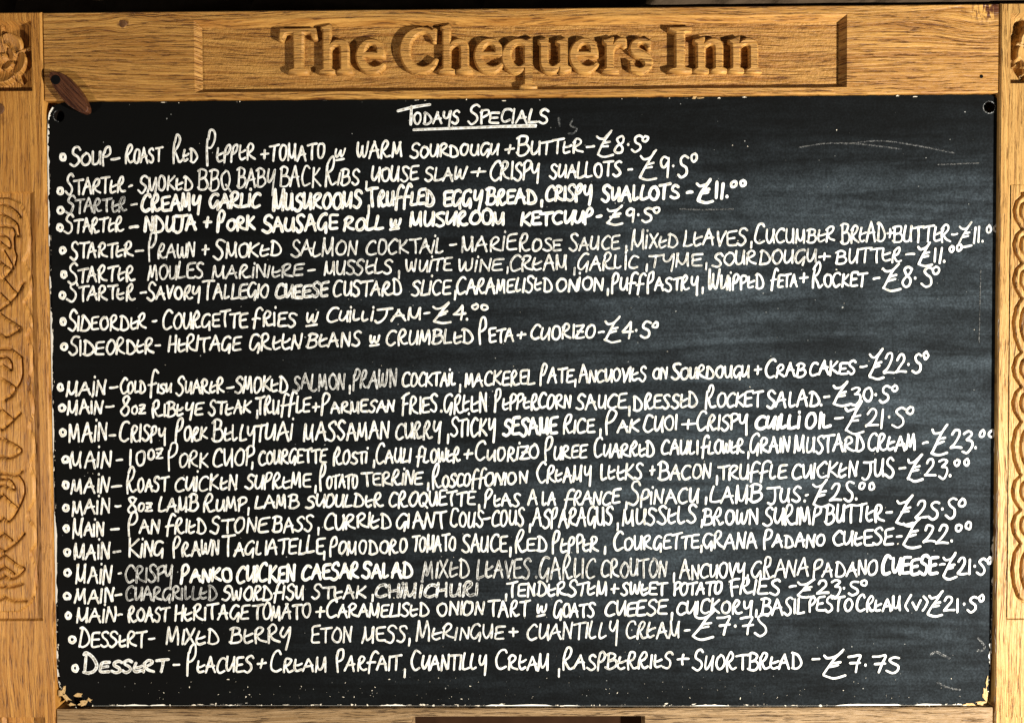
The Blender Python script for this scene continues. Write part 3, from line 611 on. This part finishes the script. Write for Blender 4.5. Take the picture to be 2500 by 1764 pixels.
# word x0 x1 foot head [style]; '@' bullet; a trailing ! marks the course word; '#' is the pound sign, '*' a raised nought
MENU = '''
A1 @ 98 412|^SOU^P! 140 440 470 375|- 430 500 470 385|^ROAST 530 795 455 350|~ReD 862 1045 450 345|~PePPeR 1100 1450 442 325|+ 1475 1540 430 345|TOMATO 1540 1935 436 316|w 1995 2085 418 340|B1 WARM -89 245 420 305|^SOURDOUGH 285 915 412 318|+ 950 1022 398 320|^BUTTeR 1030 1505 395 295|- 1520 1585 378 290|#8:5* 1590 1970 382 268
A1 @ 80 650|^STARTeR! 110 540 672 556|- 555 590 660 570|^SMOKeD 620 1010 652 548|BBQ 1040 1280 646 500 t|BABY 1310 1590 628 492 t|BACK 1610 1905 622 482 t|~RIBS 1930 2180 612 505|, 2215 2225 600 500|B1 HOUSE 15 350 585 475|SLAW 385 690 583 482|+ 710 820 555 480|CRISPY 850 1200 575 448|SHALLOTS 1260 1775 560 450|- 1810 1850 540 460|#9:5* 1890 2310 545 405
A1 @ 80 785|^STARTeR! 115 550 800 700 f|- 570 625 790 700 t|CREAMY 640 1075 795 672 b|GARLiC 1115 1490 772 660 b|^MUSHROOMS 1560 2195 782 660 b|, 2230 2240 770 670|B1 ^TRUffLED -15 470 760 645 b|EGGY 515 800 760 640 b|BREAD 815 1180 746 628 b|, 1200 1210 735 640 b|CRISPY 1230 1570 722 610 b|SHALLOTS 1625 2180 718 605 b|- 2220 2275 700 620 b|#11.** 2293 2652 705 585 b
A2 @ 78 160|^STARTeR! 110 525 195 88|- 560 630 195 115 b|NDUJA 660 1040 190 72 b|+ 1078 1145 172 80 b|^PORK 1170 1450 187 80 b|SAUSAGE 1490 2030 190 72 b|B2 ROLL -178 110 182 75 b|w 140 235 165 82 b|MUSHROOM 285 970 150 45 b|KETCHUP 1055 1580 142 38 b|- 1590 1640 120 42 b|#9:5* 1660 2050 122 22
A2 @ 95 320|^STARTeR! 140 590 375 265|- 600 665 370 280|~PRAWN 690 1030 377 268 t|+ 1065 1130 357 275|^SMOKeD 1150 1635 367 260|SALMON 1685 2165 362 245 t|B2 COCKTAiL -18 530 345 235 t|- 565 620 320 240|MARiE 645 1040 330 215 t|^ROSE 1050 1355 327 235 t|^SAUCE 1395 1760 320 217 t|, 1795 1805 305 210|^MiXeD 1840 2175 305 200 t|C2 LeAVES 20 470 290 175 t|, 490 500 275 190|^CUCUMBeR 515 1090 270 165 t|BReAD 1120 1445 265 135 t|+ 1445 1500 240 160 t|BUTTeR 1490 1900 265 140 t|- 1895 1950 240 165 t|#11.** 1945 2240 265 155 t
A2 @ 105 490|^STARTeR! 130 605 542 430|MOULES 690 1085 522 415 t|MARiNIeRE 1140 1790 512 420 t|- 1810 1870 500 420 t|B2 MUSSeLS -314 165 490 385 t|, 205 215 475 370 t|WHiTE 255 585 472 380 t|WiNE 620 945 472 380 t|, 965 975 455 360 t|CReAM 985 1395 462 350 t|, 1435 1445 455 360 t|GARLiC 1460 1895 455 345 t|, 1940 1950 430 340 t|TYME 1950 2340 436 340 t|C2 , 175 185 420 330 t|SOURDOUGH 225 960 420 315 t|+ 965 1050 395 322 t|BUTTeR 1085 1560 410 300 t|- 1580 1645 392 310 t|#11.** 1655 1985 405 295
A2 @ 92 632|^STARTeR! 130 605 672 568|- 635 685 655 580|^SAVORY 680 1065 665 570|^TALLEGIO 1070 1545 662 552|CHEESE 1575 1965 657 552 c|B2 CUSTARD -254 245 640 528|SLiCE 295 580 637 525|, 598 608 625 530|^CARAMELISeD 610 1290 622 515|ONiON 1310 1645 607 508|, 1668 1678 605 510|^PUff 1695 1935 608 505|^PASTRY 1945 2311 605 502|C2 , 150 160 592 500|^WHiPPeD 190 600 597 490|fETA 635 825 582 485|+ 835 900 555 475|~ROCKET 920 1310 577 475|- 1345 1400 560 470|#8:5* 1410 1830 572 448
A3 @ 100 188|^SIDEORDeR! 130 690 247 140|- 718 760 230 145|^COURGETTE 790 1390 237 125|fRiES 1420 1735 222 118|w 1795 1895 200 118|B3 ^CHiLLi -294 40 190 105|JAM 45 380 180 92|- 380 430 170 90|#4.** 445 850 172 75
A3 @ 105 362|^SIDE! 130 385 425 320|ORDeR! 395 740 412 303|- 740 785 395 310|heRITAGE 825 1350 397 285|GReeN 1395 1770 387 268|BeANS 1800 2190 367 258|B3 w 0 85 345 270|CRUMBLeD 115 740 347 242|~PETA 770 1020 327 225|+ 1035 1100 310 240|CHORIZO 1130 1590 312 208|- 1605 1655 300 220|#4:5* 1645 2040 305 192
A3 @ 82 645|MAiN! 120 405 705 600|- 420 485 692 590|^COLD 495 690 692 600|~fISH 695 865 690 615|^SHAReR 885 1235 692 590|- 1240 1300 690 600|SMOKeD 1300 1680 682 562|SALMON 1705 2075 667 545 f|, 2100 2110 650 540 t|B3 PRAWN -114 200 652 528 f|^COCKTAiL 230 620 642 545|, 632 642 640 540|MACKEREL 665 1170 637 528|^PATE 1195 1440 617 512|, 1440 1450 610 510|^ANCHOVIeS 1465 1950 612 510|ON 1980 2100 592 503|C3 ^SOURDOUGH -66 490 242 150|+ 515 570 218 140|^CRAB 590 885 234 130|CAKES 900 1235 217 118|- 1250 1310 200 110|#22:5* 1315 1745 207 75
A3 @ 92 790|MAiN! 120 380 837 735|- 390 455 822 735|^8oz 500 690 838 742|^RIBeYE 715 1085 852 755|STeAK 1110 1420 837 735|, 1450 1460 820 720|TRUffLE 1445 1830 832 715|+ 1840 1900 820 735|~PARMESAN 1900 2424 827 738|B3 FRIES 225 490 832 705|. 500 508 820 720|GReeN 520 835 827 692|^PePPeRCORN 880 1420 802 695|SAUCE 1450 1810 800 690|, 1817 1827 800 690|DRESSeD 1845 2311 797 685|C3 ^ROCKET 175 580 442 332|SALAD 600 985 442 328|. 980 988 436 340|- 1000 1050 415 330|#30:5* 1060 1530 412 295
A4 @ 98 272|MAiN! 135 410 342 213|- 420 470 335 245|^CRISPY 490 825 337 225|~PORK 880 1115 332 232|^BeLLY 1140 1450 337 220|THAi 1430 1715 332 205|MASSAMAN 1780 2384 327 200|B4 CURRY 180 515 317 193|, 548 558 305 200|STiCKY 570 890 302 168|SESAME 935 1325 292 163 b|^RICE 1360 1585 282 180|, 1615 1625 275 170|~PAK 1655 1900 274 180|CHOI 1920 2165 267 148|+ 2190 2290 252 170|C3 ^CRISPY 105 475 602 490|CHILLi 525 845 597 488 b|OIL 870 1070 592 475 b|- 1075 1140 560 470|#21:5* 1145 1650 580 450
A4 @ 115 460|MAiN! 140 440 522 403|- 465 520 510 420|10 555 680 512 398|oz 685 810 465 362|~PORK 830 1115 522 415 t|CHOP 1140 1440 512 380|, 1415 1425 500 400|COURGETTE 1460 1945 492 388|^ROSTi 1985 2235 497 400|B4 , 30 40 480 380|^CAULI 45 300 492 385|fLOWeR 330 650 487 385|+ 660 730 465 385|^CHORiZO 740 1195 472 370|~PUREE 1225 1535 462 365|^CHARReD 1570 2010 447 340|CAULI 2045 2311 432 325|C3 fLOWeR 145 455 772 670|, 470 480 760 660|^GRAIN 480 770 762 650|MUSTARD 800 1300 757 638|CReAM 1310 1660 747 632|- 1690 1740 730 640|#23.** 1755 2215 737 605
A4 @ 118 640|MAiN! 155 430 697 583|- 440 510 690 605|~ROAST 540 840 692 592|CHiCKeN 875 1325 682 573|SUPReME 1370 1840 667 558|, 1860 1870 660 560|~POTATO 1890 2170 667 562|B4 TERRiNE -50 385 647 545|, 408 418 640 540|~ROSCOff 440 820 652 555|ONION 805 1115 642 548|^CReAMY 1170 1565 622 510|LeeKS 1620 1925 607 488|+ 1965 2010 580 500|^BACON 2020 2400 602 495|C4 , 250 260 305 200|TRUffLE 260 755 317 213|CHICKeN 775 1245 307 193|JUS 1275 1500 302 173|- 1520 1580 280 190|#23.** 1580 2035 300 178
A4 @ 118 800|MAiN! 155 435 847 738|- 455 510 835 745|^8oz 545 735 832 742|LAMB 765 1050 827 722|^RUMP 1080 1385 827 728|, 1390 1400 815 710|LAMB 1440 1760 807 708|SHOULDeR 1795 2344 797 698|B4 CROQUETTE 135 750 792 683|, 765 775 790 690|^PeAS 805 1065 797 700|A 1110 1190 790 668|LA 1205 1315 787 688|fRANCE 1370 1765 782 678|, 1795 1805 775 680|^SPiNACH 1815 2316 777 665|C4 , 175 185 460 360|LAMB 215 580 482 362|JUS 610 850 477 358|.- 865 900 470 370|#25.** 920 1370 467 335
A5 @ 122 315|^MAiN! 160 390 372 268|- 425 490 355 275|~PAN 550 780 352 258|fRIeD 815 1110 352 245|STONE 1125 1540 347 233|BASS 1560 1850 337 228|, 1880 1890 320 220|CURRIeD 1920 2405 317 203|B5 GIANT 108 310 180 110|COUS-COUS 325 625 172 103|, 640 646 170 110|ASPARAGUS 652 980 170 93|, 990 996 165 100|MUSSeLS 1012 1310 164 93|C4 , 145 155 620 510|BROWN 150 550 637 523|SHRIMP 580 990 632 508|BUTTeR 1015 1430 617 488|- 1435 1490 590 495|#25:5* 1505 2005 590 458
A5 @ 128 478|MAiN! 170 430 532 418|- 445 505 515 430|^KiNG 550 810 517 405|^PRAWN 865 1200 507 400|^TAGLIATELLE 1210 1930 502 390|, 1920 1930 490 390|^POMODORO 1960 2519 492 393|B5 TOMATO 172 350 272 206|SAUCE 370 555 274 203|, 562 568 265 200|^RED 582 718 274 210|^PePPeR 730 920 274 210|, 940 946 262 200|^COURGETTE 975 1320 264 203|C4 , 140 150 790 690|GRANA 155 545 802 683|^PADANO 580 1020 792 695|CHeESE 1060 1490 777 663|- 1510 1560 760 660|#22.** 1560 2055 762 625
A5 @ 130 622|MAiN! 185 445 697 573|- 480 510 665 580|CRISPY 530 875 692 575 f|^PANKO 915 1285 692 590 b|CHICKEN 1305 1730 692 560 b|CAESAR 1765 2180 672 555 b|SALAD 2190 2554 662 550 b|B5 MIXeD 215 410 377 303 f|LeAVES 430 650 377 298 f|. 665 670 374 310 f|GARLIC 680 910 380 293 f|CROUTON 925 1195 374 303 f|, 1215 1221 368 300|C5 ^ANCHOVY -5 262 182 118 t|, 265 271 180 115|GRANA 282 515 177 103 t|^PADANO 528 790 174 112 t|CHEESE 800 1030 170 93 b|- 1032 1058 150 95|#21:5* 1045 1252 167 100
A5 @ 128 785|MAiN! 180 460 837 723|- 455 510 820 735|CHARGRILLeD 530 1180 817 713 f|SWORDfISH 1210 1785 817 710|STeAK 1835 2225 807 713|B6 , 10 16 92 40|ChiMiChURi 22 440 94 36 k|&, 545 551 90 40|TENDeRSTeM 550 955 90 30|+ 965 1000 82 32|SWeET 1005 1190 87 30|POTATO 1215 1416 84 28|C5 FRIES 195 405 247 183|- 435 465 238 190|#23:5* 465 755 247 190
A6 @ 77 165|MAiN! 105 270 194 133|- 272 295 185 138|^ROAST 312 482 190 135|heRITAGE 500 800 185 123|TOMATO 812 1050 182 118|+ 1065 1105 176 128|^CARAMELISeD 1105 1523 172 116|B6 ONION 270 465 167 110|TART 475 645 170 106|w 668 715 160 116|^GOATS 735 905 174 115|CHEESE 940 1195 167 103|, 1207 1213 165 105|CHICKORY 1225 1534 162 104|C5 , 300 306 318 262|BASIL 320 500 327 260|PESTO 510 690 314 256|^CReAM 700 885 314 260|(v) 895 990 310 253|#21:5* 985 1220 316 252
A6 @ 92 262|^DESSeRT! 115 390 292 230|- 395 425 280 235|^MIXeD 465 680 282 220|BeRRY 720 970 277 208|&ETON 1045 1210 277 210 t|MESS 1250 1432 272 208 t|B6 , 158 164 268 210|^MeRINGUE 190 545 264 203 t|+ 558 600 255 205|CHANTILLY 630 1000 262 193 t|CReAM 1025 1250 257 188 t|- 1258 1285 250 200|C5 #7:75 50 355 408 336
A6 @ 105 375|~DESSeRT! 130 475 395 340 c|- 492 525 382 335|~PeACHES 550 815 395 330|+ 830 870 382 330|^CReAM 880 1115 392 330|^PARfAIT 1145 1407 387 323|B6 , 140 146 390 330|^CHANTILLY 165 475 384 318|^CReAM 505 725 384 322|, 755 761 385 325|^RASPBeRRIeS 770 1215 380 315|+ 1230 1280 367 312|C6 ^SHORTBReAD 48 490 317 253|- 525 560 300 255|#7:75 565 880 330 262
'''
SLP = [-.042, -.035, -.035, -.03, -.032, -.03, -.032, -.03, -.03, -.03, -.03, -.03, -.03, -.03, -.028, -.026, -.022, -.02, -.018, -.016, -.016, -.014]
for li, row in enumerate([r for r in MENU.strip().split('\n')]):
    main, course, price, bul = ([], [], []), ([], [], []), ([], [], []), ([], [], [])
    tile = None; words = []; extra = None; main_now = main
    for tk in row.split('|'):
        q = tk.split()
        if q[0] in TILE: tile = TILE[q[0]]; q = q[1:]
        ox, oy, sc = tile
        if q[0] == '@': ring(*bul, ox + float(q[1]) / sc, oy + float(q[2]) / sc, li); continue
        if q[0][0] == '&': extra = ([], [], []); main_now = extra; q[0] = q[0][1:]
        a, b, f, c = [float(v) for v in q[1:5]]; sty = q[5] if len(q) > 5 else 'n'
        tgt = main_now; t = q[0]
        if t.endswith('!') : tgt = course; t = t[:-1]
        elif t[0] == '#': tgt = price
        else: words.append(t.strip('^~').lower())
        write(*tgt, t, ox + a / sc, ox + b / sc, oy + f / sc, oy + c / sc, sty, li, SLP[li])
    nice = ' '.join(w_.strip('^~') for w_ in words if w_.isalpha())
    dish = ' '.join(nice.split()[:4])
    ln = chalk_obj('menu_line', *main, cb, 'handwritten line for ' + dish)
    chalk_obj('bullet', *bul, ln); chalk_obj('course_word', *course, ln); chalk_obj('price', *price, ln)
    if extra: chalk_obj('dish_words', *extra, ln)
hd = ([], [], [])
def tb(x, y): return (900 + x / 2.87, 240 + y / 2.87)
a = tb(300, 185); b = tb(640, 90)
write(*hd, 'ODAYS', a[0] + 4, b[0], a[1], b[1] + 1, 't', 0, -.02, 1.1); write(*hd, '^SPECIALS', tb(690, 0)[0], tb(1262, 0)[0], tb(0, 180)[1], tb(0, 78)[1], 't', 0, -.01, 1.1)
for s, wd in (('205,90 320,62 430,45', 6.5), ('300,58 298,120 295,185', 6.5), ('315,222 600,212 900,200 1172,190', 6.0), ('330,218 700,205 1172,200', 4.0)):
    p = [tb(*map(float, q.split(','))) for q in s.split()]; scount[0] += 1
    ribbon(*hd, un(smooth_line(p, 6), YB)[:, [0, 2]], wd * PX, YB - .0003 - .00004 * (scount[0] % 9), .6, 0)
chalk_obj('heading', *hd, cb, 'underlined heading')
# half wiped marks
sm = ([], [], [])
for s, wd, cv in (('2272,1597 2284,1590 2300,1597 2318,1606', 5, .12), ('2388,1556 2396,1566 2404,1577 2398,1586 2386,1587', 5, .12), ('2288,1664 2316,1678 2344,1682', 4, .05), ('1364,288 1366,308', 5, .0), ('1398,292 1392,306 1408,314 1400,326 1388,326', 4, .0),
                  ('1950,360 2020,350 2100,352 2200,364', 3, 0), ('2060,352 2150,344 2240,356 2330,374', 3, 0), ('2290,402 2390,398', 2.5, 0), ('2394,660 2390,838', 2, .05), ('1660,510 1720,512 1790,510', 3, 0)):
    p = [tuple(map(float, q.split(','))) for q in s.split()]
    sm = ([], [], []); ribbon(*sm, un(smooth_line(p, 6), YB)[:, [0, 2]], wd * PX, YB - .0002, cv, .75)
    chalk_obj('wiped_mark', *sm, cb)
for hx, hy, r_, cr in ((2415, 262, 15, .5), (144, 283, 14, .8)):
    a = np.linspace(0, 6.3, 15); rg = ([], [], [])
    if cr > .6: a = np.linspace(1.6, 4.4, 9)  # left arc only: the hole's lit crescent painted on
    ribbon(*rg, un(np.stack([hx + r_ * np.cos(a), hy + r_ * np.sin(a)], 1), YB)[:, [0, 2]], 1.9 * PX, YB - .0002, .25, cr); chalk_obj('hole_rim', *rg, cb)
# ------------------------------------------------------------------ turn button holding the board
tz = [(745, 990), (765, 965), (800, 958), (900, 970), (1000, 1020), (1080, 1095), (1160, 1185), (1220, 1265), (1275, 1355), (1315, 1445), (1335, 1530), (1320, 1575), (1270, 1592), (1180, 1565), (1040, 1480), (960, 1405), (900, 1335), (840, 1250), (795, 1180), (755, 1090), (740, 1035)]
ol = smooth_line([(x / 6.23, 20 + y / 6.23) for x, y in tz], 4, closed=True)
YT = -.0085
o2 = un(ol, YT)[:, [0, 2]]; c0 = o2.mean(0)
bl = un((136, 195), YT)[0][[0, 2]]
tb_ = thing('turn_button', 'dark reddish brown wooden turn button over the board corner', 'turn button', (bl[0], 0, bl[1]))
vs, fs = [], []; n = len(o2)
for k, y in ((1.0, .0), (1.0, YT + .0022), (.97, YT + .0007), (.90, YT), ):
    q = c0 + (o2 - c0) * (k if k == 1 else 1) - (0 if k == 1 else 1) * (o2 - c0) / np.linalg.norm(o2 - c0, axis=1)[:, None] * (1 - k) * .012
    vs += [(p[0] - bl[0], y, p[1] - bl[1]) for p in q]
for r in range(3):
    fs += [(r * n + i, r * n + (i + 1) % n, (r + 1) * n + (i + 1) % n, (r + 1) * n + i) for i in range(n)]
fs.append(tuple(range(3 * n, 4 * n)))
plate = obj('wooden_tongue', vs, fs, M_turn, tb_)
ang = math.atan2(o2[n // 2][1] - bl[1], o2[n // 2][0] - bl[0])
d_ = (np.array(un((205, 270), YT)[0][[0, 2]]) - bl); ang = math.atan2(d_[1], d_[0])
R_ = Matrix.Rotation(ang, 4, 'Y'); plate.data.transform(R_); plate.matrix_local = R_.inverted()
disc('screw', (0, 0), 11.5 * PX, YT - .0006, YT + .002, M_screw, tb_, 20)
